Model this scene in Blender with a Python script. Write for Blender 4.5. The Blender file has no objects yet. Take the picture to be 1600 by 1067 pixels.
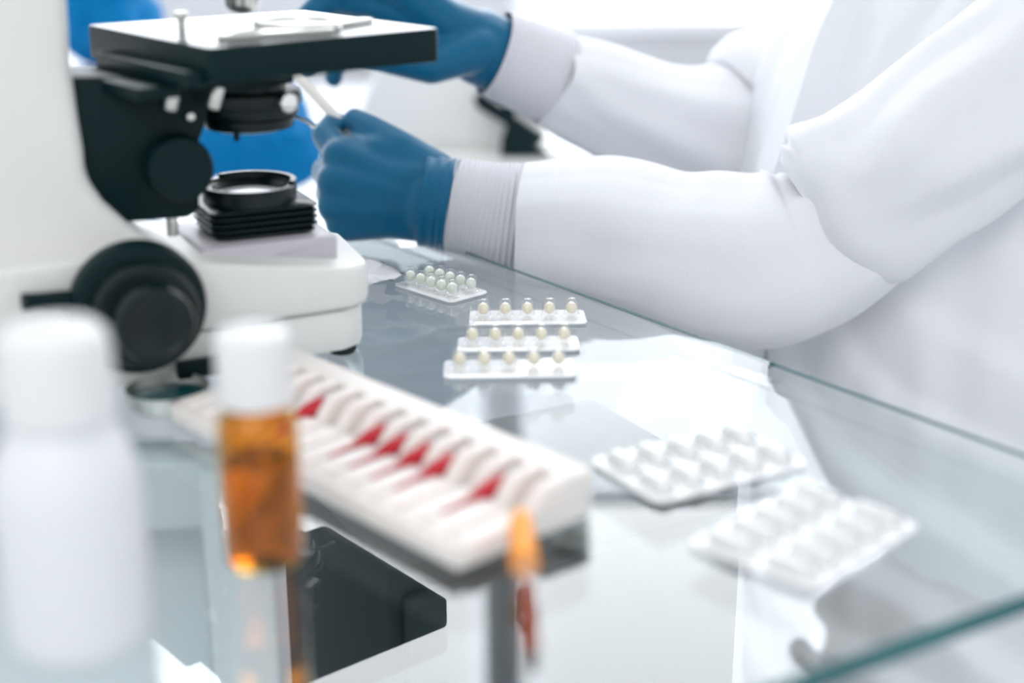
import bpy, bmesh, math, random
from math import sin, cos, pi, radians as R, sqrt, exp, atan2
from mathutils import Vector, Matrix, noise
random.seed(4)
SC = bpy.context.scene
COL = SC.collection

# ------------------------------------------------------------------ camera
PITCH = 18.4
cd = bpy.data.cameras.new('camera'); cam = bpy.data.objects.new('camera', cd); COL.objects.link(cam)
cam.location = (0, 0, .25); cam.rotation_euler = (R(90 - PITCH), 0, 0)
cd.sensor_width = 36; cd.lens = 50; cd.clip_start = .02; cd.clip_end = 60
cd.dof.use_dof = True; cd.dof.focus_distance = .86; cd.dof.aperture_fstop = 2.8
SC.camera = cam

# ------------------------------------------------------------------ light
w = bpy.data.worlds.new('world'); SC.world = w; w.use_nodes = True
bg = w.node_tree.nodes['Background']; bg.inputs[0].default_value = (.92, .96, 1, 1); bg.inputs[1].default_value = .80
def area(name, loc, rot, sx, sy, power, col=(1, 1, 1)):
    l = bpy.data.lights.new(name, 'AREA'); l.shape = 'RECTANGLE'; l.size = sx; l.size_y = sy; l.energy = power; l.color = col
    o = bpy.data.objects.new(name, l); COL.objects.link(o); o.location = loc; o.rotation_euler = rot; return o
area('back_top_fill_light', (-.1, 1.75, 1.72), (R(-18), 0, 0), 1.6, .5, 1.5, (1, .99, .98))  # unseen area light added behind and above to brighten upward-facing surfaces
area('front_fill_light', (-.5, -1.1, 1.45), (R(47), 0, R(-17)), 1.4, .7, 11, (1, .99, .98))  # unseen fill light added behind the camera for coat fronts and floor
SC.view_settings.view_transform = 'Standard'; SC.view_settings.look = 'None'
SC.view_settings.exposure = 0.28; SC.view_settings.gamma = 1; SC.view_settings.use_curve_mapping = False
LOW_PANE, HIGH_PANE = 2.1, 4.2      # pane glow levels; upper one raised to brighten the table glass reflection

# ------------------------------------------------------------------ materials
def mat(name, col, rough=.5, metal=0., spec=.5, trans=0., ior=1.45, emis=None, estr=0., noise_amt=0., noise_scale=20., bump=0., bscale=60., sss=0., coat=0., alpha=None):
    m = bpy.data.materials.new(name); m.use_nodes = True; nt = m.node_tree; b = nt.nodes['Principled BSDF']
    b.inputs['Base Color'].default_value = (*col, 1); b.inputs['Roughness'].default_value = rough; b.inputs['Metallic'].default_value = metal
    b.inputs['Specular IOR Level'].default_value = spec; b.inputs['Transmission Weight'].default_value = trans; b.inputs['IOR'].default_value = ior
    b.inputs['Coat Weight'].default_value = coat
    if sss:
        b.inputs['Subsurface Weight'].default_value = sss; b.inputs['Subsurface Scale'].default_value = .01
    if emis:
        b.inputs['Emission Color'].default_value = (*emis, 1); b.inputs['Emission Strength'].default_value = estr
    if noise_amt or bump:
        tc = nt.nodes.new('ShaderNodeTexCoord')
    if noise_amt:
        n = nt.nodes.new('ShaderNodeTexNoise'); n.inputs['Scale'].default_value = noise_scale; n.inputs['Detail'].default_value = 4
        r = nt.nodes.new('ShaderNodeValToRGB')
        r.color_ramp.elements[0].position = .3; r.color_ramp.elements[1].position = .7
        r.color_ramp.elements[0].color = (*[c * (1 - noise_amt) for c in col], 1)
        r.color_ramp.elements[1].color = (*[min(1, c * (1 + noise_amt)) for c in col], 1)
        nt.links.new(tc.outputs['Object'], n.inputs['Vector']); nt.links.new(n.outputs['Fac'], r.inputs['Fac']); nt.links.new(r.outputs['Color'], b.inputs['Base Color'])
    if bump:
        n = nt.nodes.new('ShaderNodeTexNoise'); n.inputs['Scale'].default_value = bscale; n.inputs['Detail'].default_value = 3
        bp = nt.nodes.new('ShaderNodeBump'); bp.inputs['Strength'].default_value = bump; bp.inputs['Distance'].default_value = .002
        nt.links.new(tc.outputs['Object'], n.inputs['Vector']); nt.links.new(n.outputs['Fac'], bp.inputs['Height']); nt.links.new(bp.outputs['Normal'], b.inputs['Normal'])
    return m

def clear_mat(name, tint, ior=1.45, rough=.03, base=0.0, whiten=None):
    """thin clear sheet: tinted pass-through plus a Fresnel gloss"""
    m = bpy.data.materials.new(name); m.use_nodes = True; nt = m.node_tree; nt.nodes.clear()
    out = nt.nodes.new('ShaderNodeOutputMaterial'); mx = nt.nodes.new('ShaderNodeMixShader')
    tr = nt.nodes.new('ShaderNodeBsdfTransparent'); tr.inputs[0].default_value = (*tint, 1)
    gl = nt.nodes.new('ShaderNodeBsdfGlossy'); gl.inputs['Roughness'].default_value = rough
    lw = nt.nodes.new('ShaderNodeLayerWeight'); lw.inputs['Blend'].default_value = .5
    # Schlick from the facing value: F = f0 + (1-f0)*facing^5
    f0 = ((ior - 1) / (ior + 1)) ** 2
    pw = nt.nodes.new('ShaderNodeMath'); pw.operation = 'POWER'; pw.inputs[1].default_value = 5
    ma = nt.nodes.new('ShaderNodeMath'); ma.operation = 'MULTIPLY_ADD'; ma.inputs[1].default_value = 1 - f0; ma.inputs[2].default_value = f0 + base
    nt.links.new(lw.outputs['Facing'], pw.inputs[0]); nt.links.new(pw.outputs[0], ma.inputs[0]); nt.links.new(ma.outputs[0], mx.inputs[0])
    src = tr
    if whiten:
        df = nt.nodes.new('ShaderNodeBsdfDiffuse'); df.inputs[0].default_value = (1, 1, 1, 1)
        m2 = nt.nodes.new('ShaderNodeMixShader'); m2.inputs[0].default_value = whiten
        nt.links.new(tr.outputs[0], m2.inputs[1]); nt.links.new(df.outputs[0], m2.inputs[2]); src = m2
    nt.links.new(src.outputs[0], mx.inputs[1]); nt.links.new(gl.outputs[0], mx.inputs[2]); nt.links.new(mx.outputs[0], out.inputs['Surface'])
    return m

def cloth_mat(name, col, weave=900., strength=.25, sheen=.2):
    m = mat(name, col, .9, spec=.15); nt = m.node_tree; b = nt.nodes['Principled BSDF']; b.inputs['Sheen Weight'].default_value = sheen
    tc = nt.nodes.new('ShaderNodeTexCoord'); mp = nt.nodes.new('ShaderNodeMapping'); mp.inputs['Scale'].default_value = (1, 1, .12); mp.inputs['Rotation'].default_value = (.3, .5, .2)
    n = nt.nodes.new('ShaderNodeTexNoise'); n.inputs['Scale'].default_value = weave; n.inputs['Detail'].default_value = 2
    bp = nt.nodes.new('ShaderNodeBump'); bp.inputs['Strength'].default_value = strength; bp.inputs['Distance'].default_value = .0006
    nt.links.new(tc.outputs['Object'], mp.inputs[0]); nt.links.new(mp.outputs[0], n.inputs['Vector']); nt.links.new(n.outputs['Fac'], bp.inputs['Height']); nt.links.new(bp.outputs['Normal'], b.inputs['Normal'])
    return m

M = {}
M['wall'] = mat('wall_paint', (.70, .71, .735), .8, noise_amt=.02, noise_scale=3)
M['ceiling'] = mat('ceiling_paint', (.9, .9, .9), .9)
M['tile'] = mat('floor_tile', (.62, .63, .66), .4, noise_amt=.03, noise_scale=5)
M['grout'] = mat('tile_grout', (.42, .44, .46), .9)
M['pane'] = mat('low_glow_pane', (.9, .95, 1), .4, emis=(.95, .98, 1), estr=LOW_PANE)
M['pane_high'] = mat('high_glow_pane', (.9, .95, 1), .4, emis=(.95, .98, 1), estr=HIGH_PANE)
M['frame'] = mat('window_frame_white', (.85, .86, .88), .4)
M['counter'] = mat('back_counter_white', (.80, .80, .83), .35, noise_amt=.02)
M['glass'] = clear_mat('table_glass', (.93, .975, .975), 1.95, .01)
M['glass_low'] = clear_mat('table_glass_lower', (.97, .99, .99), 1.0001, .02)
M['glass_edge'] = mat('table_glass_edge_teal', (.0, .105, .115), .15, spec=.6, noise_amt=.35, noise_scale=14)
M['white_metal'] = mat('white_painted_metal', (.74, .77, .79), .35, noise_amt=.02)
M['grey_metal'] = mat('grey_painted_metal', (.10, .17, .19), .35)
M['dark_cab'] = mat('dark_teal_laminate', (.003, .014, .016), .6)
M['scope_white'] = mat('microscope_cream_white', (.76, .76, .735), .38, noise_amt=.01)
M['scope_grey'] = mat('microscope_lilac_grey', (.52, .50, .55), .4)
M['black'] = mat('matte_black_plastic', (.001, .013, .015), .45, spec=.2)
M['blackgloss'] = mat('black_anodised', (.002, .010, .011), .3, spec=.4)
M['stage_top'] = mat('stage_satin_black', (.001, .013, .015), .3, spec=.18)
M['stage_plate'] = mat('stage_polished_top', (.02, .03, .032), .16, spec=1.)
M['rubber'] = mat('rubber_black', (.006, .014, .014), .7)
M['chrome'] = mat('chrome', (.85, .85, .84), .12, 1.)
M['steel'] = mat('satin_steel', (.75, .75, .72), .3, 1.)
M['lens'] = mat('field_lens_glass', (.75, .75, .78), .08, spec=.8)
M['glove'] = mat('blue_nitrile', (.0, .112, .228), .45, spec=.2, bump=.10, bscale=90, coat=.3)
_g = M['glove'].node_tree.nodes['Principled BSDF']; _g.inputs['Coat Roughness'].default_value = .42; _g.inputs['Coat IOR'].default_value = 1.4; _g.inputs['Sheen Weight'].default_value = .7; _g.inputs['Sheen Roughness'].default_value = .32
M['skin'] = mat('skin', (.55, .36, .27), .5, sss=.1)
M['hair'] = mat('brown_hair', (.05, .03, .02), .6)
M['coat'] = cloth_mat('white_coat_cotton', (.77, .78, .81))
M['cuff'] = cloth_mat('grey_white_knit', (.66, .66, .70), 1500, .3)
M['trousers'] = cloth_mat('white_trousers', (.74, .75, .78))
M['blue'] = mat('bright_blue_cloth', (.0, .17, .42), .45, spec=.12)
M['bottle_white'] = mat('white_plastic', (.79, .80, .82), .4, sss=.2)
M['cap_white'] = mat('white_cap_plastic', (.80, .80, .81), .38)
M['amber'] = mat('amber_glass', (.86, .50, .06), .03, trans=1., ior=1.45)
M['amber_liquid'] = mat('amber_liquid', (.86, .58, .12), .05, trans=1., ior=1.33)
M['tray'] = mat('cream_plastic', (.86, .79, .755), .45, sss=.2)
M['red'] = mat('red_liquid', (.56, .0, .015), .25, spec=.4)
M['tube'] = clear_mat('clear_tube_plastic', (.97, .95, .95), 1.45, .05)
M['foil'] = mat('silver_white_foil', (.90, .90, .91), .3, spec=.7, bump=.3, bscale=400)
M['dome'] = clear_mat('clear_blister_plastic', (.985, .985, .985), 1.75, .06, base=.04)
M['dome_white'] = clear_mat('milky_blister_plastic', (.95, .96, .97), 1.7, .16, base=.12, whiten=.4)
M['pearl'] = mat('cream_pearl', (.84, .77, .60), .12, spec=1., coat=1.)
M['pearl_green'] = mat('pale_green_pearl', (.70, .76, .66), .12, spec=1., coat=1.)
M['tablet'] = mat('white_tablet', (.88, .88, .86), .5)
M['orange'] = mat('orange_cap', (1.0, .33, .0), .35)
M['brown'] = mat('red_brown_liquid', (.28, .035, .004), .25)
M['clear'] = clear_mat('clear_plastic', (.96, .97, .98), 1.45, .05, whiten=.06)
M['tissue'] = cloth_mat('white_tissue', (.86, .86, .88), 500, .3)
M['darkring'] = mat('dark_grey_rubber', (.11, .13, .12), .5)
M['specimen_glass'] = mat('held_tube_glass', (.9, .85, .8), .1, spec=.8)

# ------------------------------------------------------------------ builders
def link(name, me, m, parent=None, loc=None):
    o = bpy.data.objects.new(name, me); COL.objects.link(o)
    if m is not None and not me.materials: me.materials.append(m)
    if parent is not None: o.parent = parent
    if loc is not None: o.location = loc
    return o
def obj(name, bm, m, parent=None, smooth=True, loc=None, angle=35):
    me = bpy.data.meshes.new(name); bmesh.ops.recalc_face_normals(bm, faces=bm.faces[:]); bm.to_mesh(me); bm.free()
    if smooth:
        for p in me.polygons: p.use_smooth = True
        try: me.set_sharp_from_angle(angle=R(angle))
        except Exception: pass
    return link(name, me, m, parent, loc)
def thing(name, label, cat, loc=(0, 0, 0), rz=0., group=None):
    o = bpy.data.objects.new(name, None); COL.objects.link(o); o.location = loc; o.rotation_euler = (0, 0, rz); o.empty_display_size = .02
    return tag(o, label, cat, group)
def tag(o, label, cat, group=None):
    o['label'] = label; o['category'] = cat
    if group: o['group'] = group
    return o
def struct(o): o['kind'] = 'structure'; return o

def add_box(bm, c, s, rz=0., bev=0., seg=2, rot=None):
    t = bmesh.new(); bmesh.ops.create_cube(t, size=1)
    bmesh.ops.scale(t, vec=s, verts=t.verts)
    if bev: bmesh.ops.bevel(t, geom=t.edges[:], offset=bev, segments=seg, profile=.5, affect='EDGES')
    mt = Matrix.Translation(c) @ (rot if rot is not None else Matrix.Rotation(rz, 4, 'Z'))
    bmesh.ops.transform(t, matrix=mt, verts=t.verts); merge(bm, t)
def merge(bm, t):
    vs = {v: bm.verts.new(v.co) for v in t.verts}
    for f in t.faces:
        try: bm.faces.new([vs[v] for v in f.verts])
        except ValueError: pass
    t.free()
def box(c, s, rz=0., bev=0., seg=2):
    bm = bmesh.new(); add_box(bm, c, s, rz, bev, seg); return bm
def frame_to(d):
    d = Vector(d).normalized(); return d.to_track_quat('Z', 'Y').to_matrix().to_4x4()
def add_lathe(bm, prof, base=(0, 0, 0), d=(0, 0, 1), n=32, close=True):
    """prof: (radius, height) along d from base"""
    mt = Matrix.Translation(base) @ frame_to(d)
    rings = []
    for r, h in prof:
        if r < 1e-6: rings.append([bm.verts.new(mt @ Vector((0, 0, h)))])
        else: rings.append([bm.verts.new(mt @ Vector((r * cos(2 * pi * i / n), r * sin(2 * pi * i / n), h))) for i in range(n)])
    for a, b in zip(rings, rings[1:]):
        for i in range(n):
            j = (i + 1) % n
            if len(a) == 1 and len(b) == 1: break
            if len(a) == 1: bm.faces.new([a[0], b[j], b[i]])
            elif len(b) == 1: bm.faces.new([a[i], a[j], b[0]])
            else: bm.faces.new([a[i], a[j], b[j], b[i]])
    if close:
        for r in (rings[0], rings[-1]):
            if len(r) > 1: bm.faces.new(r)
    return bm
def lathe(prof, base=(0, 0, 0), d=(0, 0, 1), n=32, close=True): return add_lathe(bmesh.new(), prof, base, d, n, close)
def rcyl(r, h, b=.0015):
    return [(0, 0), (r - b, 0), (r - b * .3, b * .3), (r, b), (r, h - b), (r - b * .3, h - b * .3), (r - b, h), (0, h)]
def add_tube(bm, pts, rad, n=12, cap=True):
    pts = [Vector(p) for p in pts]; rr = rad if isinstance(rad, (list, tuple)) else [rad] * len(pts); rings = []
    up = Vector((0, 0, 1))
    for k, p in enumerate(pts):
        d = (pts[min(k + 1, len(pts) - 1)] - pts[max(k - 1, 0)]).normalized()
        x = d.cross(up)
        if x.length < 1e-3: x = Vector((1, 0, 0))
        x.normalize(); y = d.cross(x).normalized()
        rings.append([bm.verts.new(p + (x * cos(2 * pi * i / n) + y * sin(2 * pi * i / n)) * rr[k]) for i in range(n)])
    for a, b in zip(rings, rings[1:]):
        for i in range(n): bm.faces.new([a[i], a[(i + 1) % n], b[(i + 1) % n], b[i]])
    if cap: bm.faces.new(rings[0][::-1]); bm.faces.new(rings[-1])
    return bm
def prism(poly, t0, t1, axis='v', bev=0., seg=2):
    """poly in (u,z) extruded along v (axis 'v') or in (u,v) extruded along z (axis 'z')"""
    bm = bmesh.new()
    if axis == 'v': f = lambda p, t: (p[0], t, p[1])
    elif axis == 'u': f = lambda p, t: (t, p[0], p[1])
    else: f = lambda p, t: (p[0], p[1], t)
    a = [bm.verts.new(f(p, t0)) for p in poly]; b = [bm.verts.new(f(p, t1)) for p in poly]; n = len(poly)
    bm.faces.new(a); bm.faces.new(b[::-1])
    for i in range(n): bm.faces.new([a[i], b[i], b[(i + 1) % n], a[(i + 1) % n]])
    bmesh.ops.recalc_face_normals(bm, faces=bm.faces[:])
    if bev: bmesh.ops.bevel(bm, geom=[e for e in bm.edges if len(e.link_faces) == 2 and e.calc_face_angle(0) > .5], offset=bev, segments=seg, profile=.5, affect='EDGES')
    return bm
def rpoly(x0, x1, y0, y1, r, k=6):
    P = []
    for cx, cy, a0 in ((x1 - r, y1 - r, 0), (x0 + r, y1 - r, 90), (x0 + r, y0 + r, 180), (x1 - r, y0 + r, 270)):
        for i in range(k + 1):
            a = R(a0 + 90 * i / k); P.append((cx + r * cos(a), cy + r * sin(a)))
    return P
def catmull(pts, n):
    P = [Vector(p) for p in pts]; P = [P[0] * 2 - P[1]] + P + [P[-1] * 2 - P[-2]]; out = []
    for k in range(1, len(P) - 2):
        for i in range(n):
            t = i / n; a, b, c, d = P[k - 1:k + 3]
            out.append(.5 * ((2 * b) + (c - a) * t + (2 * a - 5 * b + 4 * c - d) * t * t + (3 * b - a - 3 * c + d) * t ** 3))
    out.append(P[-2]); return out
def add_capsules(bm, pts, rad):
    """tapered rounded chain, to be voxel-merged"""
    pts = [Vector(p) for p in pts]
    for k in range(len(pts) - 1):
        a, b, ra, rb = pts[k], pts[k + 1], rad[k], rad[k + 1]; L = max((b - a).length, 1e-4); prof = []
        for i in range(7): t = -pi / 2 + pi / 2 * i / 6; prof.append((ra * cos(t) if i else 0, ra * sin(t)))
        for i in range(7): t = pi / 2 * i / 6; prof.append((rb * cos(t) if i < 6 else 0, L + rb * sin(t)))
        add_lathe(bm, prof, a, b - a, 16, False)
def voxel(bm, size, smooth_it=6):
    me = bpy.data.meshes.new('tmp'); bm.to_mesh(me); bm.free(); o = bpy.data.objects.new('tmp', me); COL.objects.link(o)
    r = o.modifiers.new('r', 'REMESH'); r.mode = 'VOXEL'; r.voxel_size = size; r.use_smooth_shade = True
    s = o.modifiers.new('s', 'SMOOTH'); s.factor = .5; s.iterations = smooth_it
    dg = bpy.context.evaluated_depsgraph_get(); res = bpy.data.meshes.new_from_object(o.evaluated_get(dg))
    bpy.data.objects.remove(o); bpy.data.meshes.remove(me)
    for p in res.polygons: p.use_smooth = True
    return res
def copy_tree(o, parent=None):
    c = o.copy(); COL.objects.link(c)
    if parent is not None: c.parent = parent
    for ch in o.children: copy_tree(ch, c)
    return c

# ------------------------------------------------------------------ the room
fl = struct(obj('floor', box((.2, 1.2, -.775), (5, 4.4, .04)), M['grout'], smooth=False))
tl = R(-62); TS = .6; tme = None
o0 = Vector((.5873, 1.9985)); ux = Vector((.4574, -.889)); uy = Vector((.889, .4574))   # one joint runs along ux through o0
for i in range(-3, 4):
    for j in range(-3, 3):
        c = o0 + ux * (i + .35) * TS + uy * (j + .5) * TS
        if not (-1.9 < c.x < 2.2 and -.5 < c.y < 3.0): continue
        if tme is None:
            t = obj('floor_tile', box((0, 0, 0), (TS - .003, TS - .003, .008), 0, .0012, 1), M['tile'], fl); tme = t.data
        else:
            t = link('floor_tile', tme, None, fl)
        t.location = (c.x, c.y, -.752); t.rotation_euler = (0, 0, atan2(ux.y, ux.x))
struct(obj('ceiling', box((.2, 1.2, 1.83), (5, 4.4, .06)), M['ceiling'], smooth=False))
# back wall built around two window openings
YB = 2.42
wb = bmesh.new()
W1 = (-1.35, -.028, .07, 1.62); W2 = (-.004, 1.55, -.012, 1.62)
for x0, x1, z0, z1 in ((-2.3, W1[0], -.755, 1.8), (W1[0], W1[1], -.755, W1[2]), (W1[0], W1[1], W1[3], 1.8), (W1[1], W2[0], -.755, 1.8), (W2[0], W2[1], -.755, W2[2]), (W2[0], W2[1], W2[3], 1.8), (W2[1], 2.7, -.755, 1.8)):
    add_box(wb, ((x0 + x1) / 2, YB + .05, (z0 + z1) / 2), (x1 - x0, .1, z1 - z0))
struct(obj('wall_back', wb, M['wall'], smooth=False))
for k, (x0, x1, z0, z1) in enumerate((W1, W2)):
    fr = bmesh.new()
    for c, s in ((((x0 + x1) / 2, YB, z0 + .012), (x1 - x0, .05, .024)), (((x0 + x1) / 2, YB, z1 - .012), (x1 - x0, .05, .024)), ((x0 + .012, YB, (z0 + z1) / 2), (.024, .05, z1 - z0)), ((x1 - .012, YB, (z0 + z1) / 2), (.024, .05, z1 - z0))):
        add_box(fr, c, s, 0, .003, 1)
    wo = struct(obj('window_%d' % (k + 1), fr, M['frame']))
    zm = .86
    obj('transom', box(((x0 + x1) / 2, YB, zm), (x1 - x0 - .05, .04, .016), 0, .003, 1), M['frame'], wo)  # bar added where the two pane glow levels meet
    obj('pane', box(((x0 + x1) / 2, YB + .04, (z0 + zm) / 2), (x1 - x0, .008, zm - z0)), M['pane'], wo, False)
    o = obj('pane', box(((x0 + x1) / 2, YB + .04, (zm + z1) / 2), (x1 - x0, .008, z1 - zm)), M['pane_high'], wo, False); o['label'] = 'upper pane with raised glow'

# back counter with the blurred equipment
ct = thing('back_counter', 'white counter behind the glass table, under the bright window', 'counter', (-.50, 1.83, -.75))
obj('worktop', box((0, 0, .655), (1.44, 1.04, .03), 0, .003), M['counter'], ct)
obj('side_panel', box((0, .02, .32), (1.40, .94, .64), 0, .003), M['counter'], ct)

# ------------------------------------------------------------------ glass table
C0 = Vector((.2835, .519)); E1 = Vector((.8617, .5074)); E2 = Vector((-.5925, .8056))
c_ = [C0, C0 + E2 * .86, C0 + E2 * .86 - E1 * .66, C0 - E1 * .80]
TT = .0085
tb = thing('glass_table', 'glass table with teal edges on slim white legs, in the foreground', 'table', (0, 0, -.75))
TB = Vector((0, 0, .75))
bm = bmesh.new(); a = [bm.verts.new((p.x, p.y, .75)) for p in c_]; b = [bm.verts.new((p.x, p.y, .75 - TT)) for p in c_]
ft = bm.faces.new(a); fb = bm.faces.new(b[::-1]); fb.material_index = 1
me = bpy.data.meshes.new('glass_top'); bm.to_mesh(me); bm.free(); me.materials.append(M['glass']); me.materials.append(M['glass_low'])
link('glass_top', me, None, tb)
bm = bmesh.new()
for i in range(4):
    p, q = c_[i], c_[(i + 1) % 4]; d = (q - p).normalized(); nrm = Vector((d.y, -d.x))
    cen = (p + q) / 2
    if nrm.dot(cen - (c_[0] + c_[2]) / 2) < 0: nrm = -nrm
    cc = cen + nrm * .0006; hh = (TT - .0004) if nrm.y < 0 else .0018
    add_box(bm, (cc.x, cc.y, .75 - .0002 - hh / 2), ((q - p).length, .0012, hh), atan2(d.y, d.x), .0004, 1)
o = obj('glass_edge', bm, M['glass_edge'], tb); o['label'] = 'polished teal edge of the glass'
for (x, y, wx, wy, rz, mm) in ((-.1285, .608, .031, .031, 6, 'white_metal'), (-.30, .62, .03, .03, 6, 'white_metal'), (-.44, .90, .03, .03, 6, 'white_metal')):
    bm = box((x, y, .3705), (wx, wy, .741 - TT * 0), R(rz), .002)
    o = obj('leg', bm, M[mm], tb)
obj('side_panel', box((-.30, .640, .44), (.29, .016, .58), R(4), .002), M['white_metal'], tb)
obj('rail', box((-.215, .613, .722), (.145, .02, .035), R(4), .002), M['white_metal'], tb)
cab = thing('low_cabinet', 'dark low cabinet standing under the glass table top', 'cabinet', (0, .815, -.75), R(29))
obj('body', box((-.005, 0, .33), (.235, .17, .63), 0, .004), M['dark_cab'], cab)
obj('door', box((-.005, -.091, .33), (.222, .012, .60), 0, .003), M['dark_cab'], cab)
obj('plinth', box((-.005, 0, .0075), (.222, .15, .015)), M['dark_cab'], cab)

# ------------------------------------------------------------------ microscope
ms = thing('microscope', 'white laboratory microscope with black stage and focus knobs, left on the glass', 'microscope', (-.138, .745, 0), R(26))
# base: lower shell and upper cover with a fine seam between
def base_poly(e):
    near = [(-.20, -.060), (-.10, -.052), (.036, -.046), (.047, -.040), (.052, -.030)]
    far = [(.058, .030), (.050, .046), (.030, .052), (-.10, .056), (-.20, .060)]
    return [(x - (e if x > 0 else 0), y + (e if y < 0 else -e)) for x, y in near + far]
obj('base', prism(base_poly(.003), .005, .0275, 'z', .002), M['scope_white'], ms)
# cover top rises towards the arm
bm = prism(base_poly(0), .0285, .051, 'z', .003, 3)
for v in bm.verts:
    if v.co.z > .04:
        t = max(0, min(1, (-.008 - v.co.x) / .09)); v.co.z += .022 * t * t * (3 - 2 * t)
obj('base_cover', bm, M['scope_white'], ms)
for u, v in ((.036, -.030), (.038, .030), (-.17, -.03), (-.17, .03)):
    obj('foot', lathe([(0, 0), (.0065, 0), (.008, .002), (.008, .006), (0, .006)], (u, v, 0), n=20), M['rubber'], ms)
obj('slide_switch', box((-.046, -.0525, .011), (.026, .006, .009), 0, .001), M['black'], ms)
obj('lock_knob', lathe(rcyl(.004, .006), (.056, 0, .04), (1, 0, 0), 16), M['darkring'], ms)
# C shaped arm
silh = [(-.0900, .235), (-.0905, .1915), (-.0915, .1618), (-.0905, .1374), (-.0893, .1206), (-.0895, .1075), (-.0822, .0945), (-.0716, .0825), (-.060, .072), (-.046, .064), (-.030, .055), (-.030, .045)]
armp = silh + [(-.15, .04), (-.215, .04), (-.225, .10), (-.215, .2), (-.185, .27), (-.15, .31), (-.02, .33), (.02, .325), (.03, .29), (.02, .268), (-.03, .262), (-.07, .258)]
obj('arm', prism(armp, -.029, .029, 'v', .007, 4), M['scope_white'], ms, angle=50)
# bracket behind the stage
br = [(-.089, .156), (-.0890, .105), (-.080, .0925), (-.0718, .082), (-.040, .0805), (-.034, .084), (-.032, .118), (-.027, .130), (-.024, .148), (-.036, .152)]
obj('stage_bracket', prism([(x - (.02 if x < -.07 else 0), z) for x, z in br], -.020, .020, 'v', .0015), M['black'], ms)
kn = obj('bracket_knob', lathe([(0, 0), (.0155, 0), (.0165, .0015), (.0165, .011), (.0155, .0125), (0, .0125)], (-.0445, -.020, .108), (0, -1, 0), 40), M['black'], ms)
for u, z in ((-.0472, .144), (-.0262, .1435)):
    obj('screw', lathe(rcyl(.0035, .012, .001), (u, -.028 if u < -.03 else -.03, z - .0065), (.25, -.2, .95), 16), M['steel'], ms)
obj('screw', lathe(rcyl(.0022, .004, .0006), (-.036, -.020, .1325), (0, -1, 0), 12), M['steel'], ms)
obj('screw', lathe(rcyl(.003, .012, .0008), (-.047, -.012, .070), (0, 0, 1), 12), M['steel'], ms)
# coarse and fine focus
cz = (-.0770, -.0515, .0495)
ck = obj('coarse_focus_knob', lathe([(0, 0), (.029, 0), (.0315, .002), (.0325, .006), (.0325, .014), (.031, .017), (.026, .0185), (0, .0185)], cz, (0, -1, 0), 56), M['black'], ms)
obj('knob_collar', lathe([(0, 0), (.0255, 0), (.0255, .012), (.024, .014), (0, .014)], (cz[0], cz[1] - .0185, cz[2]), (0, -1, 0), 56), M['blackgloss'], ck)
obj('fine_focus_knob', lathe([(0, 0), (.0185, 0), (.0185, .011), (.0175, .013), (.0145, .0135), (.013, .0125), (0, .0122)], (cz[0] + .001, cz[1] - .0325, cz[2]), (0, -1, 0), 48), M['blackgloss'], ck)
bm = bmesh.new(); add_tube(bm, [(cz[0] - .024, cz[1] - .006, cz[2] + .004), (cz[0] - .036, cz[1] - .008, cz[2] + .0075), (cz[0] - .046, cz[1] - .010, cz[2] + .009), (cz[0] - .0525, cz[1] - .011, cz[2] + .0095)], [.0065, .0045, .0038, .0042], 14)
obj('focus_lever', bm, M['black'], ck)
# illuminator block, bellows, field lens
ib = obj('illuminator_block', prism([(-.047, .052), (-.036, .066), (.034, .066), (.036, .064), (.0355, .050), (-.047, .050)], -.031, .031, 'v', .002), M['scope_grey'], ms)
bm = bmesh.new()
for k in range(5):
    z = .0665 + k * .0033; s = .0290 if k else .0275
    P0 = rpoly(-s - .0, s + .0, -s * .86, s * .86, .006, 4); P1 = [(x * .90, y * .90) for x, y in P0]
    ring = []
    for P, zz in ((P1, z), (P0, z + .0013), (P0, z + .0020), (P1, z + .0033)): ring.append([bm.verts.new((x, y, zz)) for x, y in P])
    for a, b in zip(ring, ring[1:]):
        for i in range(len(a)): bm.faces.new([a[i], a[(i + 1) % len(a)], b[(i + 1) % len(a)], b[i]])
    bm.faces.new(ring[0][::-1]); bm.faces.new(ring[-1])
bl = obj('bellows', bm, M['blackgloss'], ib, angle=25)
add_r = [(.0205, .0825), (.0248, .0825), (.0250, .0905), (.0244, .0912), (.0228, .0912), (.0222, .0898), (.0200, .0898), (.0196, .0892), (.0180, .0862), (.0205, .0825)]
bm = lathe(add_r, (-.002, 0, 0), n=56, close=False)
# raised half of the bayonet collar
for k in range(24):
    a0, a1 = R(-35 + 150 * k / 24), R(-35 + 150 * (k + 1) / 24)
    q = []
    for aa in (a0, a1):
        for r, z in ((.0222, .0905), (.0249, .0905), (.0249, .0932), (.0222, .0932)): q.append(bm.verts.new((-.002 + r * cos(aa), r * sin(aa), z)))
    for i in range(4): bm.faces.new([q[i], q[(i + 1) % 4], q[4 + (i + 1) % 4], q[4 + i]])
obj('field_lens_ring', bm, M['blackgloss'], ib)
obj('field_lens', lathe([(.0203, 0), (.017, .0012), (.010, .0022), (0, .0027)], (-.002, 0, .0855), n=40, close=False), M['lens'], ib)
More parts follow.
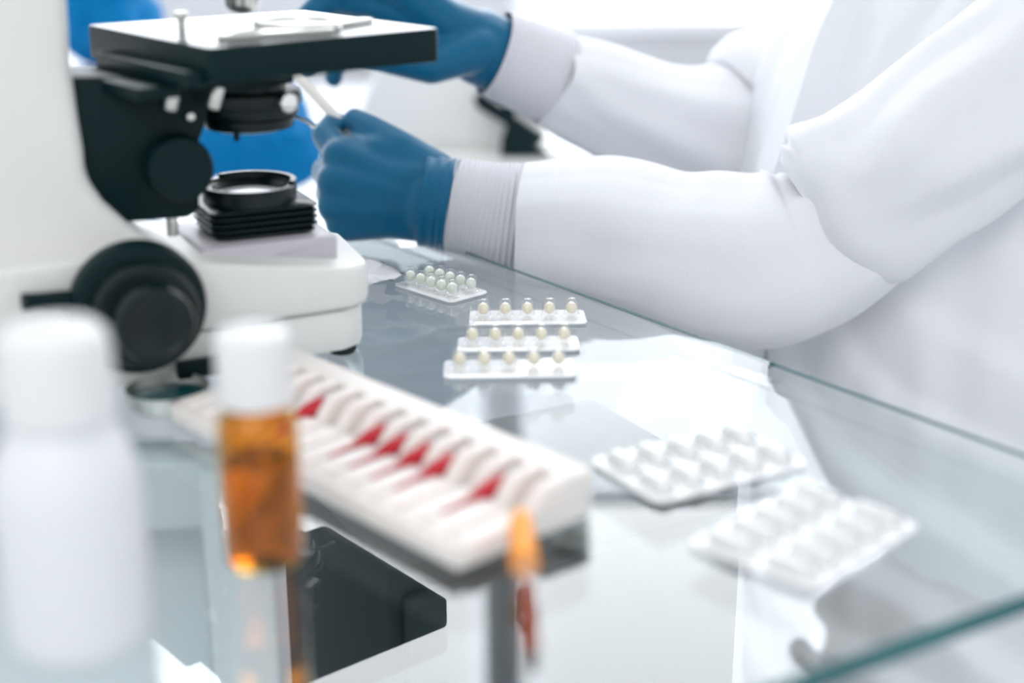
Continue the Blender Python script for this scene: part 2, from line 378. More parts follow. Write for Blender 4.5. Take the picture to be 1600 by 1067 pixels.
# condenser
cn = obj('condenser', lathe([(0, .1205), (.019, .1205), (.0225, .1215), (.0235, .1235), (.0235, .1265), (.0225, .1272), (.0255, .1280), (.0262, .1290), (.0262, .1325), (.0275, .1335), (.0278, .1345), (.0278, .1400), (.0270, .1410), (.020, .1412), (.0195, .1480), (0, .1480)], n=56), M['blackgloss'], ms)
obj('centring_screw', lathe(rcyl(.0052, .006, .001), (.011, -.0255, .1372), (.35, -.94, 0), 24), M['chrome'], cn)
obj('iris_lever', add_tube(bmesh.new(), [(.0225, -.008, .1262), (.028, -.012, .1235), (.0315, -.0145, .1205)], [.0010, .0011, .0012], 8), M['steel'], cn)
obj('lever_stub', lathe(rcyl(.0016, .004, .0004), (-.012, -.018, .1175), n=10), M['black'], cn)
obj('carrier', prism([(-.050, .1485), (-.050, .1555), (.018, .1555), (.018, .146), (-.012, .142), (-.030, .146)], -.024, .024, 'v', .0012), M['black'], ms)
# stage, turned on its axis
SA = R(14)
def srot(bm, c=(.002, 0)):
    bmesh.ops.translate(bm, verts=bm.verts, vec=(.009, -.002, 0))
    bmesh.ops.rotate(bm, cent=(c[0], c[1], 0), matrix=Matrix.Rotation(SA, 3, 'Z'), verts=bm.verts); return bm
st = obj('stage', srot(prism(rpoly(-.066, .066, -.066, .066, .004, 4), .1555, .1722, 'z', .0012)), M['stage_top'], ms)
obj('stage_plate', srot(prism(rpoly(-.0655, .0655, -.0655, .0655, .004, 4), .1721, .1725, 'z')), M['stage_plate'], st)
obj('stage_rim', srot(box((-.0675, -.01, .1575), (.014, .098, .008), 0, .001)), M['stage_top'], st)
obj('stage_rail', srot(box((-.078, .004, .150), (.022, .085, .006), 0, .001)), M['black'], st)
obj('slide_holder', srot(prism([(-.050, -.045), (.010, -.052), (.022, -.035), (.055, -.022), (.052, -.016), (.012, -.024), (-.046, -.036)], .1724, .1752, 'z', .0006)), M['steel'], st)
obj('stage_insert', srot(lathe([(0, .1724), (.021, .1724), (.0225, .1730), (.0225, .1765), (.0215, .1775), (.0185, .1775), (.018, .1755), (0, .1755)], (.006, -.026, 0), n=48)), M['steel'], st)
obj('stage_pin', srot(lathe([(0, .1722), (.002, .1722), (.002, .178), (.0035, .179), (.0035, .182), (0, .182)], (-.042, .006, 0), n=16)), M['steel'], st)
# optical head above the frame
nz = obj('nosepiece', lathe([(0, .235), (.018, .236), (.024, .241), (.026, .25), (.026, .262), (0, .262)], n=40), M['black'], ms)
for k in range(3):
    a = R(120 * k + 20); tilt = (.0 if k == 0 else .55 * cos(a), 0 if k == 0 else .55 * sin(a), -1)
    bp = (0, 0, .236) if k == 0 else (.014 * cos(a), .014 * sin(a), .241)
    L = 1 if k == 0 else .85
    obj('objective', lathe([(0, 0), (.010, 0), (.010, .012 * L), (.011, .014 * L), (.011, .030 * L), (.0105, .034 * L), (.0095, .042 * L), (.009, .052 * L), (.0075, .0545 * L), (.004, .0565 * L), (0, .0570 * L)], bp, tilt, 32), M['chrome'], nz)
hd = obj('viewing_head', lathe([(0, .0), (.03, 0), (.03, .03), (.026, .04), (0, .04)], (-.01, 0, .325), n=32), M['scope_white'], ms)
for s in (-1, 1):
    obj('eyepiece', lathe([(0, 0), (.014, 0), (.014, .05), (.017, .052), (.017, .08), (.014, .085), (0, .083)], (-.01, s * .028, .35), (-.7, 0, .7), 28), M['black'], hd)

# metal dish between base and tray
dsh = thing('metal_dish', 'small round silver dish lying between microscope base and sample tray', 'dish', (-.169, .655, 0))
obj('dish_wall', lathe([(.0, .0), (.0185, 0), (.020, .001), (.0205, .009), (.0195, .009), (.0188, .0022), (0, .0018)], n=48), M['steel'], dsh)
obj('dish_dark_disc', lathe([(.0190, .004), (0, .0042)], n=48, close=False), mat('dark_teal_reflection', (.01, .09, .10), .1), dsh)  # disc coloured dark teal to stand for the dark reflection beside the base

# ------------------------------------------------------------------ sample tray
TA = R(43)
tr = thing('sample_tray', 'cream plastic tray with grooves and a scalloped back, lying on the glass', 'tray', (-.0203, .4774, 0), TA)
tr.scale.x = 1.12
# local x = depth (front to back), local y = length
TL, TD, NS = .206, .064, 13
PIT = (TL - .008) / NS
obj('tray_base', prism([(0, .0005), (.060, .0005), (.0615, .006), (.0615, .0075), (-.001, .0075)], 0, TL, 'v', .0008), M['tray'], tr)
obj('front_lip', box((.0006, TL / 2, .006), (.0035, TL, .009), 0, .0012), M['tray'], tr)
obj('back_rail', prism([(.052, .0175), (.052, .021), (.0645, .021), (.0635, .0005), (.0600, .0005), (.0600, .0175)], 0, TL, 'v', .0009), M['tray'], tr)
db = None; dv = None
for k in range(NS + 1):
    y = .004 + PIT * k
    if db is None:
        # rounded bar of the deck, flat and wide, ends in a rounded nose
        bm = prism([(.002, .004), (.0025, .0092), (.005, .0108), (.030, .0115), (.034, .0105), (.036, .0075), (.036, .004)], -PIT * .42, PIT * .42, 'v', .0016, 3)
        db = obj('deck_bar', bm, M['tray'], tr)
        bm = prism([(.030, .005), (.0355, .0135), (.040, .0195), (.044, .0208), (.0620, .0208), (.0615, .005)], -PIT * .24, PIT * .24, 'v', .0018, 3)
        dv = obj('divider', bm, M['tray'], tr)
        db.location = (0, y, 0); dv.location = (0, y, 0)
    else:
        for s in (db, dv):
            c = s.copy(); COL.objects.link(c); c.location = (0, y, 0)
    if k in (0, NS):
        pass
# ampoules in the grooves: counted from the near right end of the tray
amp = None
red_slots = [1, 3, 4, 5, 6, 9]
where = ['nearest the right end of the tray', 'second from the right end of the tray', 'third from the right end of the tray', 'fourth from the right end of the tray', 'just right of the amber bottle', 'its tip showing left of the amber bottle']
tipd = Vector((cos(TA), sin(TA), 0)); len_ = Vector((-sin(TA), cos(TA), 0)); tor = Vector((-.0203, .4774, 0))
for i, sl in enumerate(red_slots):
    y = .004 + PIT * (sl + .5)
    p = tor + tipd * .015 + len_ * y + Vector((0, 0, .0102))
    if amp is None:
        amp = thing('red_ampoule', '', 'ampoule', p, TA, 'red ampoules in the sample tray')
        bm = lathe([(0, 0), (.0007, .0003), (.0010, .004), (.0013, .014), (.0032, .020), (.0042, .0235), (.0042, .039), (.0036, .0405), (0, .0405)], (0, 0, 0), (1, 0, .10), 20)
        obj('glass_body', bm, M['tube'], amp)
        bm = lathe([(0, .0006), (.0006, .001), (.0008, .004), (.0011, .014), (.0029, .020), (.0038, .0236), (.0038, .033), (0, .0335)], (0, 0, 0), (1, 0, .10), 20)
        obj('red_liquid', bm, M['red'], amp)
        obj('stopper', lathe(rcyl(.0036, .005, .0008), (.0365, 0, .0037), (1, 0, .10), 16), M['clear'], amp)
        x = amp
    else:
        x = copy_tree(amp); x.location = p
    x['label'] = 'clear ampoule of red liquid ' + where[i]

# ------------------------------------------------------------------ bottles
bo = thing('white_bottle', 'large white plastic bottle with a white cap, blurred at the left edge', 'bottle', (-.1465, .430, 0), 0)
obj('body', lathe([(0, .0005), (.0215, .0005), (.0235, .003), (.0240, .008), (.0240, .054), (.0230, .062), (.0205, .071), (.0168, .077), (.0145, .081), (.0135, .092), (0, .092)], n=48), M['bottle_white'], bo)
obj('cap', lathe([(.0172, .082), (.0180, .0824), (.0178, .105), (.0168, .1095), (.0140, .112), (0, .1125)], n=48), M['cap_white'], bo)
ab = thing('amber_bottle', 'small brown amber glass vial with a white screw cap', 'bottle', (-.0940, .488, 0))
obj('glass_body', lathe([(0, .0003), (.0125, .0003), (.0140, .0012), (.0150, .003), (.0150, .055), (.0142, .0590), (.0118, .0622), (.0098, .0635), (.0098, .072),
    (.0085, .072), (.0085, .0632), (.0108, .0605), (.0130, .0575), (.0137, .054), (.0137, .004), (.0122, .0025), (0, .0024)], n=48, close=False), M['amber'], ab)
obj('liquid', lathe([(0, .0027), (.0122, .0027), (.0135, .0042), (.0135, .042), (0, .042)], n=40), M['amber_liquid'], ab)
obj('cap', lathe([(.0128, .0645), (.0136, .0650), (.0136, .0885), (.0130, .0910), (.0112, .0922), (0, .0922)], n=48), M['cap_white'], ab)

# ------------------------------------------------------------------ syringe and stopper
a, b = Vector((.0032, .4940, .0165)), Vector((.0066, .417, .0032)); d = (b - a).normalized(); L = (b - a).length
sy = thing('syringe', 'thin syringe with orange cap and red brown barrel, leaning on the tray corner', 'syringe', a)
obj('orange_cap', lathe([(0, 0), (.0030, .0004), (.0040, .003), (.0046, .010), (.0052, .028), (.0056, .0315), (0, .0315)], (0, 0, 0), d, 20), M['orange'], sy)
obj('clear_collar', lathe([(0, .0318), (.0046, .0318), (.0044, .039), (.0032, .0425), (0, .0425)], (0, 0, 0), d, 20), M['clear'], sy)
obj('barrel', lathe([(0, .0425), (.0021, .0428), (.0024, .044), (.0024, L - .001), (.0018, L), (0, L)], (0, 0, 0), d, 16), M['brown'], sy)
sr = lathe([(.0036, .0002), (.0060, .0002), (.0068, .0014), (.0060, .0038), (.0040, .0040), (.0034, .0030), (.0036, .0002)], n=28, close=False)
o = obj('rubber_stopper', sr, M['darkring']); o.location = (.0235, .5015, 0); tag(o, 'small dark grey ring stopper beside the right end of the tray', 'stopper')

# ------------------------------------------------------------------ blister packs
def foil_sheet(poly_fn, t=.0006):
    return poly_fn
def strip(loc, rz, n, L, W, label, pm='pearl', rows=1, pitch=None, group='strips of pearl pills', tilt=0):
    s = thing('blister_strip', label, 'blister pack', (loc[0], loc[1], .0015), rz, group)
    if tilt: s.rotation_euler = (tilt, 0, rz)
    obj('foil_sheet', prism(rpoly(-L / 2, L / 2, -W / 2, W / 2, .004, 4), -.0004, .0004, 'z'), M['foil'], s)
    rim = bmesh.new()
    P0 = rpoly(-L / 2, L / 2, -W / 2, W / 2, .004, 4); P1 = [(x * .985, y * .96) for x, y in P0]
    a_ = [rim.verts.new((x, y, .0006)) for x, y in P0]; b_ = [rim.verts.new((x, y, .0016)) for x, y in P1]
    for i in range(len(a_)): rim.faces.new([a_[i], a_[(i + 1) % len(a_)], b_[(i + 1) % len(a_)], b_[i]])
    rim.faces.new(b_)
    obj('clear_cover', rim, M['dome'], s)
    pitch = pitch or L / (n + .3); dm = None
    for r in range(rows):
        yy = (r - (rows - 1) / 2) * W / rows * .98 if rows > 1 else 0
        for i in range(n):
            x = (i - (n - 1) / 2) * pitch
            if dm is None:
                dm = obj('pocket', lathe([(.0050, .0016), (.0045, .0018), (.0042, .0030), (.0040, .0078), (.0034, .0102), (.0022, .0116), (0, .0121)], n=24, close=False), M['dome'], s)
                pl = obj('pill', lathe([(0, .0022)] + [(.0033 * sin(pi * k / 10), .0057 - .0035 * cos(pi * k / 10)) for k in range(1, 10)] + [(0, .0092)], n=20), M[pm], s)
            else:
                dm = dm.copy(); COL.objects.link(dm); pl = pl.copy(); COL.objects.link(pl)
            dm.location = (x, yy, 0); pl.location = (x, yy, 0); 
    return s
strip((.0090, .7915), R(2), 5, .068, .026, 'far strip of five cream pills beside the table edge, behind the other two strips')
strip((.0035, .7430), R(2), 5, .067, .024, 'middle strip of five cream pills, between the front strip and the far strip')
strip((-.0015, .7020), R(2), 5, .0685, .027, 'front strip of five cream pills, nearest of the three parallel strips')
strip((-.0445, .8520), R(-46), 5, .055, .032, 'small pack of ten pale green pills lying nearest the microscope base', 'pearl_green', 2, .0098, group='pearl pill packs')
def capsule_pack(loc, rz, L, W, label, n=5):
    s = thing('tablet_blister', label, 'blister pack', (loc[0], loc[1], .0012), rz, 'milky white tablet packs')
    obj('foil_sheet', prism(rpoly(-L / 2, L / 2, -W / 2, W / 2, .005, 4), -.0004, .0006, 'z'), M['foil'], s)
    px_ = L / (n + .15); dm = None
    bl_, bw, bh = W * .40, px_ * .70, .0062
    def oblong(l, w_, h, z0):
        bm = bmesh.new(); rings = []
        for k in range(6):
            t = k / 5 * pi / 2; rr = cos(t) if k < 5 else .12; z = z0 + h * sin(t); rad = w_ / 2 * rr; hl = l / 2 - w_ / 2
            rings.append([bm.verts.new((rad * cos(q), (hl if sin(q) >= 0 else -hl) * (1) + rad * sin(q), z)) for q in [2 * pi * (i + .5) / 24 for i in range(24)]])
        for a_, b_ in zip(rings, rings[1:]):
            for i in range(24): bm.faces.new([a_[i], a_[(i + 1) % 24], b_[(i + 1) % 24], b_[i]])
        bm.faces.new(rings[-1]); return bm
    for r in (-1, 1):
        for i in range(n):
            x = (i - (n - 1) / 2) * px_
            if dm is None:
                dm = obj('pocket', oblong(bl_, bw, bh, .0006), M['dome_white'], s, angle=60)
                bm = oblong(bl_ * .86, bw * .8, bh * .72, .0011); pl = obj('tablet', bm, M['tablet'], s, angle=60)
            else:
                dm = dm.copy(); COL.objects.link(dm); pl = pl.copy(); COL.objects.link(pl)
            dm.location = (x, r * W * .235, 0); pl.location = dm.location
    return s
capsule_pack((.0826, .5787), R(30), .082, .053, 'milky white tablet pack behind, farther from the near table edge')
capsule_pack((.1155, .5070), R(46), .078, .058, 'milky white tablet pack nearest the teal edge of the glass')

# ------------------------------------------------------------------ tissue and blue cloths, second microscope
def rag(bm, c, s, amp, seed, n=3):
    t = bmesh.new(); bmesh.ops.create_icosphere(t, subdivisions=4, radius=1)
    for v in t.verts:
        p = v.co.copy(); f = 1 + amp * noise.noise(p * 1.3 + Vector((seed, 0, 0))) + amp * .5 * abs(noise.noise(p * 3.1 + Vector((0, seed, 0))))
        v.co = Vector((p.x * s[0] * f, p.y * s[1] * f, p.z * s[2] * f)) + Vector(c)
    merge(bm, t)
bm = bmesh.new(); n = 14
g = [[bm.verts.new(((i / n - .5) * .06 + .004 * sin(j * .9), (j / n - .5) * .06, .0015 + .006 * abs(noise.noise(Vector((i * .25, j * .25, 2)))) + .004 * (i / n))) for j in range(n + 1)] for i in range(n + 1)]
for i in range(n):
    for j in range(n): bm.faces.new([g[i][j], g[i + 1][j], g[i + 1][j + 1], g[i][j + 1]])
r_ = bmesh.ops.solidify(bm, geom=bm.faces[:], thickness=.0006)
o = obj('paper_tissue', bm, M['tissue'], angle=180); o.location = (-.108, .868, .0008); o.rotation_euler = (0, 0, R(30)); tag(o, 'crumpled white tissue on the glass between microscope base and gloved fist', 'tissue')
bm = bmesh.new(); rag(bm, (0, 0, 0), (.070, .05, .060), .35, 3)
zm_ = min(v.co.z for v in bm.verts)
o = obj('blue_cloth', bm, M['blue']); o.location = (-.268, 1.45, -.0795 - zm_); tag(o, 'bright blue cloth bundle blurred behind the condenser of the microscope', 'cloth', 'bright blue cloths')
bx = thing('white_carton', 'white carton under the blue cloth, glimpsed behind the microscope stage', 'box', (-.52, 1.78, -.0795))
obj('carton_body', box((0, 0, .046), (.26, .2, .092), 0, .002), M['counter'], bx)
obj('carton_lid', box((0, 0, .0935), (.264, .204, .012), 0, .002), M['counter'], bx)
bm = bmesh.new(); rag(bm, (0, 0, .07), (.055, .05, .115), .35, 9); rag(bm, (.01, .0, .0), (.06, .05, .05), .3, 5)
zm_ = min(v.co.z for v in bm.verts)
o = obj('blue_cloth', bm, M['blue']); o.location = (-.505, 1.77, .0205 - zm_); tag(o, 'tall bright blue cloth bundle blurred beside the microscope arm, at the upper left', 'cloth', 'bright blue cloths')

s2 = thing('second_microscope', 'blurred white microscope with a black clamp behind the gloved hands', 'microscope', (-.068, 1.66, -.08))
obj('base', box((0, 0, .014), (.25, .16, .026), 0, .01, 3), M['scope_white'], s2)
obj('arm', prism([(-.11, .02), (-.105, .07), (-.085, .115), (-.05, .15), (-.01, .165), (.05, .160), (.085, .135), (.105, .095), (.105, .02)], -.05, .05, 'v', .014, 4), M['scope_white'], s2)
cl = obj('black_clamp', prism([(.025, .089), (.029, .078), (.066, .056), (.097, .036), (.106, .046), (.070, .068), (.034, .094)], -.085, -.066, 'v', .002), M['black'], s2)
obj('clamp_foot', prism([(.055, .024), (.056, .040), (.062, .058), (.072, .056), (.094, .036), (.110, .026), (.100, .024)], -.085, -.066, 'v', .001), M['black'], s2)
obj('thumbscrew', lathe(rcyl(.0085, .012), (.064, -.085, .076), (0, -1, 0), 20), M['black'], s2)
obj('screw_stem', box((.064, -.078, .068), (.006, .008, .022)), M['black'], s2)

# ------------------------------------------------------------------ the person
def ring_loft(rings, close=True):
    bm = bmesh.new(); vs = [[bm.verts.new(p) for p in r] for r in rings]; n = len(rings[0])
    for a_, b_ in zip(vs, vs[1:]):
        for i in range(n): bm.faces.new([a_[i], a_[(i + 1) % n], b_[(i + 1) % n], b_[i]])
    if close: bm.faces.new(vs[0][::-1]); bm.faces.new(vs[-1])
    return bm
def path_rings(keys, n_per, n=72, rfun=None):
    """keys: (point, up-radius, side-radius); rings keep 'up' near +z. rfun(s, phi, p) -> extra radius"""
    pts = catmull([k[0] for k in keys], n_per); rad = catmull([(k[1], k[2], 0) for k in keys], n_per); out = []
    for k, p in enumerate(pts):
        d = (pts[min(k + 1, len(pts) - 1)] - pts[max(k - 1, 0)]).normalized()
        side = d.cross(Vector((0, 0, 1))).normalized(); up = side.cross(d).normalized(); s = k / (len(pts) - 1); ring = []
        for i in range(n):
            ph = 2 * pi * i / n; base = up * sin(ph) * rad[k].x + side * cos(ph) * rad[k].y
            q = p + base
            if rfun: q = q + base.normalized() * rfun(s, ph, q)
            ring.append(q)
        out.append(ring)
    return out
def fold(p, sc, seed=0.):
    return noise.noise(p * sc + Vector((seed, seed * 2, 0)))

# skeleton points
WN = Vector((-.038, .972, .030)); EN = Vector((.205, .915, .012)); SN = Vector((.40, .945, .215))
WF = Vector((-.014, 1.105, .116)); EF = Vector((.215, 1.215, .03)); SF = Vector((.40, 1.33, .235))
NK = Vector((.395, 1.14, .30)); HDP = Vector((.365, 1.14, .43)); PV = Vector((.40, 1.14, -.25))
bm = bmesh.new()
add_capsules(bm, [PV, PV + Vector((0, 0, .15)), Vector((.40, 1.14, .05)), Vector((.40, 1.14, .19))], [.125, .115, .12, .10])
add_capsules(bm, [SN + Vector((0, .02, -.01)), Vector((.40, 1.14, .215)), SF + Vector((0, -.02, -.03))], [.038, .065, .038]); add_capsules(bm, [Vector((.40, 1.14, .22)), NK, HDP], [.06, .052, .06])
add_capsules(bm, [HDP + Vector((0, 0, -.02)), HDP + Vector((0, 0, .06))], [.078, .085]); add_capsules(bm, [HDP + Vector((-.05, 0, -.05)), HDP + Vector((-.03, 0, 0))], [.035, .05])
add_capsules(bm, [HDP + Vector((-.082, 0, .025)), HDP + Vector((-.103, 0, -.005))], [.009, .013])
for s in (-1, 1):
    add_capsules(bm, [HDP + Vector((.005, s * .08, .02)), HDP + Vector((.012, s * .086, -.01))], [.014, .011])
    add_capsules(bm, [HDP + Vector((-.075, s * .03, .035)), HDP + Vector((-.075, s * .031, .036))], [.013, .013])
add_capsules(bm, [HDP + Vector((-.082, -.02, -.045)), HDP + Vector((-.086, 0, -.045)), HDP + Vector((-.082, .02, -.045))], [.008, .009, .008])
add_capsules(bm, [SN, EN, WN], [.042, .034, .024]); add_capsules(bm, [SF, EF, WF], [.042, .034, .024])
for s in (-1, 1):
    hip = PV + Vector((0, s * .085, -.01)); knee = Vector((.42, 1.14 + s * .22, -.27)) + Vector((-.02, 0, 0)); knee = Vector((.33, 1.14 + s * .13, -.31)) if False else Vector((.16, 1.19 + s * .10, -.27))
    ank = Vector((.22, 1.19 + s * .10, -.68))
    add_capsules(bm, [hip, knee, ank], [.075, .055, .036]); add_capsules(bm, [ank + Vector((.02, 0, -.035)), ank + Vector((-.15, 0, -.042))], [.032, .026])
pm = voxel(bm, .007, 4)
person = link('person', pm, M['skin']); tag(person, 'person in a white lab coat and blue gloves working at the glass table', 'person')
bm = bmesh.new(); add_capsules(bm, [HDP + Vector((.02, 0, .03)), HDP + Vector((.015, 0, .075))], [.088, .089]); add_capsules(bm, [HDP + Vector((.065, 0, .0)), HDP + Vector((.075, 0, -.06))], [.05, .03])
link('hair', voxel(bm, .006, 4), M['hair'], person)
bm = bmesh.new()
for s in (-1, 1):
    hip = PV + Vector((0, s * .085, -.01)); knee = Vector((.16, 1.19 + s * .10, -.27)); ank = Vector((.22, 1.19 + s * .10, -.66))
    add_capsules(bm, [hip, knee, ank], [.085, .066, .05])
link('trousers', voxel(bm, .009, 5), M['trousers'], person)

# coat body
def coat_rings():
    keys = [(-.52, .39, 1.13, .215, .235), (-.30, .38, 1.13, .215, .232), (-.12, .365, 1.125, .200, .222), (.02, .37, 1.125, .185, .215), (.14, .385, 1.135, .160, .225), (.21, .395, 1.14, .128, .238), (.262, .40, 1.14, .112, .215), (.286, .40, 1.14, .085, .135), (.30, .40, 1.14, .060, .070)]
    out = []; N = 200; K = catmull([(k[0], k[1], k[2]) for k in keys], 30); Q = catmull([(k[3], k[4], 0) for k in keys], 30)
    for a_, b_ in zip(K, Q):
        z, cx, cy = a_; rx, ry, _ = b_; ring = []
        for i in range(N):
            ph = 2 * pi * i / N; c, s = cos(ph), sin(ph)
            x = cx + rx * math.copysign(abs(c) ** .85, c); y = cy + ry * math.copysign(abs(s) ** .85, s)
            p = Vector((x, y, z)); nr = Vector((c, s, 0))
            f = .007 * fold(Vector((ph * 3.2, z * 5 + ph * .7, 0)), 1.3, 2) + .004 * fold(Vector((ph * 7, z * 9, 1)), 1.2, 7)
            hi = max(0, min(1, (z + .02) / .12)); tu = (ph * 2.6 - z * 2.2 + .3 * noise.noise(Vector((ph * 2, z * 4, 8)))) % 1
            f += hi * .007 * (tu if tu < .75 else (1 - tu) * 3)
            low = max(0, min(1, (-z + .05) / .3)); tt = (z * 13 + ph * 1.9 + .45 * noise.noise(Vector((ph * 1.5, z * 3, 5)))) % 1
            f += low * .020 * (tt if tt < .72 else (1 - tt) * .72 / .28) - low * .006
            ring.append(p + nr * f)
        out.append(ring)
    return out
coat = obj('lab_coat', ring_loft(coat_rings(), False), M['coat'], person, angle=180)
# front opening edge of the coat
pk = bmesh.new()
pts = []
ZX = [(-.52, .175), (-.30, .165), (-.12, .167), (.02, .187), (.14, .222), (.21, .258), (.262, .286), (.290, .322)]
for z in [(-.50 + .788 * k / 40) for k in range(41)]:
    for (za, xa), (zb, xb) in zip(ZX, ZX[1:]):
        if za <= z <= zb: pts.append(Vector((xa + (xb - xa) * (z - za) / (zb - za) - .003, 1.03 + .08 * max(0, z / .29) ** 2, z))); break
rg = []
for k, p in enumerate(pts):
    rg.append([pk.verts.new(p + Vector(v)) for v in ((-.004, -.03, 0), (-.006, .0, .0), (-.004, .03, 0), (.02, .03, 0), (.02, -.03, 0))])
for a_, b_ in zip(rg, rg[1:]):
    for i in range(5): pk.faces.new([a_[i], a_[(i + 1) % 5], b_[(i + 1) % 5], b_[i]])
pk.faces.new(rg[0]); pk.faces.new(rg[-1])
obj('placket', pk, M['coat'], coat, angle=50)
cr = bmesh.new()
for k in range(1):
    add_lathe(cr, [(.066, .262), (.070, .275), (.066, .305), (.062, .318), (.058, .312), (.060, .275)], (.398, 1.14, 0), n=40, close=False)
obj('collar', cr, M['coat'], coat)

# near sleeve
def near_f(s, ph, p):
    f = .0035 * fold(p, 14, 1) + .0018 * fold(Vector((p.x * 22, p.y * 10, p.z * 30)), 1, 5)
    # pressed crease along the side that faces the table, and the stitched hem at the mouth
    for a0, wd, am in ((34, .50, .0042), (-38, .55, .0030)):
        d = (ph - R(a0) - .35 * (s - .4) + pi) % (2 * pi) - pi
        f += am * max(0, 1 - abs(d) / wd)
    f += .0012 if s < .155 else 0
    # bumps along the top
    f += max(0, sin(ph)) * (.006 * exp(-((s - .72) / .10) ** 2) - .004 * exp(-((s - .50) / .07) ** 2) + .003 * exp(-((s - .30) / .1) ** 2))
    # radiating pulls towards the inner elbow
    e = Vector((.178, .89, .06)); r = (p - e); dist = r.length; ang = atan2(r.z, r.x)
    f += .0012 * exp(-(dist / .08) ** 2) * min(1, (dist / .05) ** 2) * sin(ang * 5 + 1)
    return f
def mirror_front(keys): return keys
near_keys = [((.0075, .963, .018), .0410, .040), ((.022, .961, .0175), .0435, .042), ((.042, .958, .016), .0460, .0435), ((.066, .955, .012), .049, .046), ((.100, .945, .006), .053, .048), ((.130, .935, .002), .060, .050), ((.165, .925, -.003), .059, .050), ((.195, .924, .004), .055, .048), ((.222, .922, .022), .050, .045), ((.245, .920, .045), .040, .038)]
bm = ring_loft(path_rings(near_keys, 10, 96, near_f), False)
def upper_f(s, ph, p):
    f = .004 * fold(p, 11, 4) + .002 * fold(Vector((p.x * 20, p.y * 12, p.z * 34)), 1, 9)
    e = Vector((.185, .875, .075)); r = p - e; dist = r.length; ang = atan2(r.z, r.x)
    f += .006 * exp(-(dist / .11) ** 2) * min(1, (dist / .06) ** 2) * sin(ang * 4.0 + .6)
    g_ = exp(-(s / .10) ** 2)
    f += g_ * (.013 * exp(-((ph - R(62)) / .34) ** 2) - .007 * exp(-((ph - R(26)) / .25) ** 2))
    for a0, k_, wd, am in ((38, 1.0, .36, .0075), (-8, -.7, .30, .0045), (-48, .5, .38, .0070), (72, .3, .30, .0045)):
        dd = ((ph - R(a0) + pi) % (2 * pi)) - pi - k_ * (s - .45) - .25 * noise.noise(Vector((s * 5, a0, 0)))
        f += am * max(0, 1 - abs(dd) / wd) ** 1.0 * min(1, s * 2.5)
    return f
up_keys = [((.207, .922, .029), .047, .042), ((.219, .920, .038), .0615, .052), ((.240, .918, .054), .063, .055), ((.27, .918, .078), .060, .056), ((.32, .922, .116), .057, .057), ((.37, .935, .160), .056, .058), ((.405, .965, .200), .050, .055), ((.41, 1.02, .225), .035, .045)]
t = ring_loft(path_rings(up_keys, 10, 96, upper_f), False); merge(bm, t)
sl = obj('sleeve', bm, M['coat'], coat, angle=180)
# ribbed knit cuff
def ribbed(keys, n_per, ribs, depth, n=64):
    pts = catmull([k[0] for k in keys], n_per); rad = catmull([(k[1], k[2], 0) for k in keys], n_per); out = []; m = len(pts)
    for k, p in enumerate(pts):
        d = (pts[min(k + 1, m - 1)] - pts[max(k - 1, 0)]).normalized(); side = d.cross(Vector((0, 0, 1))).normalized(); up = side.cross(d).normalized()
        rib = depth * sin(2 * pi * ribs * k / (m - 1))
        out.append([p + up * sin(2 * pi * i / n) * (rad[k].x + rib) + side * cos(2 * pi * i / n) * (rad[k].y + rib) for i in range(n)])
    return ring_loft(out, False)
obj('cuff', ribbed([((-.047, .968, .028), .0315, .027), ((-.03, .967, .026), .0335, .030), ((-.01, .966, .022), .036, .033), ((.014, .965, .019), .0385, .036)], 36, 18, .00055), M['cuff'], sl)

# far sleeve
def far_f(s, ph, p):
    g_ = 0
    for a0, k_, wd, am in ((30, .6, .4, .004), (-20, -1.0, .35, .004), (-55, .8, .35, .004)):
        d = (ph - R(a0) - k_ * (s - .4) + pi) % (2 * pi) - pi; g_ += am * max(0, 1 - abs(d) / wd)
    return g_ + .004 * fold(p, 16, 3) + .006 * max(0, sin(ph)) * exp(-((s - .62) / .08) ** 2) - .008 * max(0, sin(ph)) * exp(-((s - .50) / .05) ** 2)
far_keys = [((.028, 1.118, .0965), .036, .036), ((.052, 1.129, .085), .0405, .039), ((.092, 1.146, .066), .046, .042), ((.145, 1.175, .042), .055, .047), ((.19, 1.20, .035), .064, .052), ((.225, 1.215, .058), .066, .055), ((.26, 1.23, .09), .06, .055), ((.33, 1.28, .16), .055, .055), ((.39, 1.32, .215), .048, .05)]
fs = obj('sleeve', ring_loft(path_rings(far_keys, 10, 72, far_f), False), M['coat'], coat, angle=180)
obj('cuff', ribbed([((-.014, 1.105, .1155), .0330, .031), ((.0, 1.109, .1095), .0345, .032), ((.018, 1.115, .1015), .0360, .034), ((.034, 1.121, .094), .0375, .035)], 36, 18, .0004), M['cuff'], fs)

# gloves: one skin per hand, five fingers each
def glove(chains, name='glove'):
    bm = bmesh.new()
    for pts, rad in chains: add_capsules(bm, pts, rad)
    return link(name, voxel(bm, .0022, 7), M['glove'], person)
W = Vector((-.046, .970, .028))
kn_ = [Vector((-.1185, .982, .0585)), Vector((-.1215, .972, .0435)), Vector((-.1215, .970, .0275)), Vector((-.117, .974, .0145))]
ch = [([W + Vector((.012, 0, 0)), W + Vector((-.006, 0, 0))], [.0285, .0285])]
for i, k in enumerate(kn_):
    ch.append(([W + Vector((-.004, .0, (.016, .006, -.004, -.013)[i])), (W * .45 + k * .55) + Vector((0, -.004, 0)), k], [.0155, .0165, .0145]))
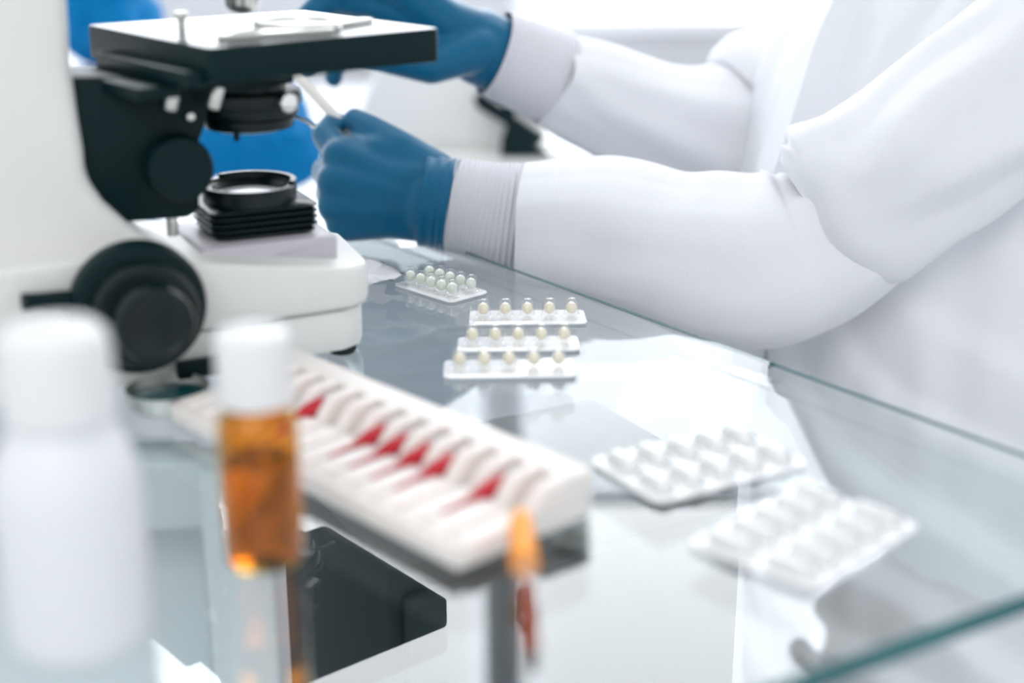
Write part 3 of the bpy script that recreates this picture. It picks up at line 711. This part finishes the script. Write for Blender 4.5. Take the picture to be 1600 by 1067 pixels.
# curled fingers: back from the knuckle, away from the camera, then towards the palm
ch.append(([kn_[0], Vector((-.1325, 1.004, .0705)), Vector((-.1285, 1.020, .0760)), Vector((-.1185, 1.022, .0735))], [.0115, .0100, .0088, .0078]))
for i, (dx, r) in enumerate(((-.011, .0105), (-.009, .0100), (-.006, .0088))):
    k = kn_[i + 1]
    ch.append(([k, k + Vector((dx, .026, .002)), k + Vector((dx + .016, .046, 0)), k + Vector((dx + .034, .040, 0))], [.0125, r, r * .92, r * .85]))
ch.append(([W + Vector((-.006, .008, .018)), Vector((-.078, .985, .062)), Vector((-.100, 1.000, .0745)), Vector((-.1120, 1.010, .0800))], [.017, .0150, .0112, .0088]))
ch.append(([Vector((-.064, .978, .052)), Vector((-.092, .985, .060)), Vector((-.113, .992, .060))], [.0150, .0150, .0120]))
ch.append(([Vector((-.075, .974, .030)), Vector((-.108, .974, .038))], [.0200, .0185]))
gn = glove(ch); gn['label'] = 'blue nitrile glove resting on the glass'
bm = ribbed([((-.062, .9695, .0305), .0315, .0285), ((-.050, .969, .029), .0318, .0288), ((-.041, .968, .0275), .0328, .0292)], 30, 3, .0004)
obj('glove_rim', bm, M['glove'], gn)
W = Vector((-.018, 1.104, .117))
kf = [Vector((-.083, 1.075, .168)), Vector((-.098, 1.085, .155)), Vector((-.098, 1.10, .138)), Vector((-.088, 1.112, .122))]
ch = [([W + Vector((.006, .002, -.003)), W + Vector((-.006, 0, .003))], [.0292, .0295])]
for i, k in enumerate(kf):
    ch.append(([W + Vector((-.004, 0, (.014, .006, -.003, -.010)[i])), (W * .5 + k * .5) + Vector((0, -.006, 0)), k], [.0165, .0170, .0145]))
for i, k in enumerate(kf):
    r = (.0105, .011, .0105, .009)[i]
    e = [Vector((-.036, .000, .004)), Vector((-.058, .012, -.016)), Vector((-.062, .022, -.034))]
    ch.append(([k] + [k + v * (1, 1.05, 1, .85)[i] for v in e], [.0125, r, r * .93, r * .85]))
ch.append(([W + Vector((-.006, -.018, .004)), Vector((-.060, 1.066, .112)), Vector((-.095, 1.060, .118)), Vector((-.125, 1.066, .124))], [.0170, .0150, .0115, .0090]))
gf = glove(ch); gf['label'] = 'raised blue nitrile glove reaching behind the stage'

# tube held between the gloved fingers
ht = thing('specimen_tube', 'thin glass tube held slanting between the gloved fingers', 'tube', (-.1155, 1.013, .070))
dv_ = Vector((-.0436, .012, .046)); dn = dv_.normalized()
obj('glass_body', lathe([(0, 0), (.0022, .0004), (.0033, .002), (.0036, .004), (.0036, .075), (.0030, .075), (.0030, .004), (0, .002)], (0, 0, 0), dn, 20, close=False), M['specimen_glass'], ht)
obj('rim', lathe([(.0030, .0742), (.0043, .0742), (.0043, .0765), (.0030, .0765), (.0030, .0742)], (0, 0, 0), dn, 20, close=False), M['specimen_glass'], ht)
# stool under the person
so = thing('stool', 'white stool under the seated person', 'stool', (.41, 1.15, -.75))
obj('seat', lathe(rcyl(.16, .04, .012), (0, 0, .325), n=40), M['counter'], so); obj('pole', lathe(rcyl(.025, .313, .002), (0, 0, .012), n=20), M['chrome'], so); obj('base', lathe([(0, 0), (.20, 0), (.20, .008), (.05, .022), (0, .022)], n=40), M['chrome'], so)
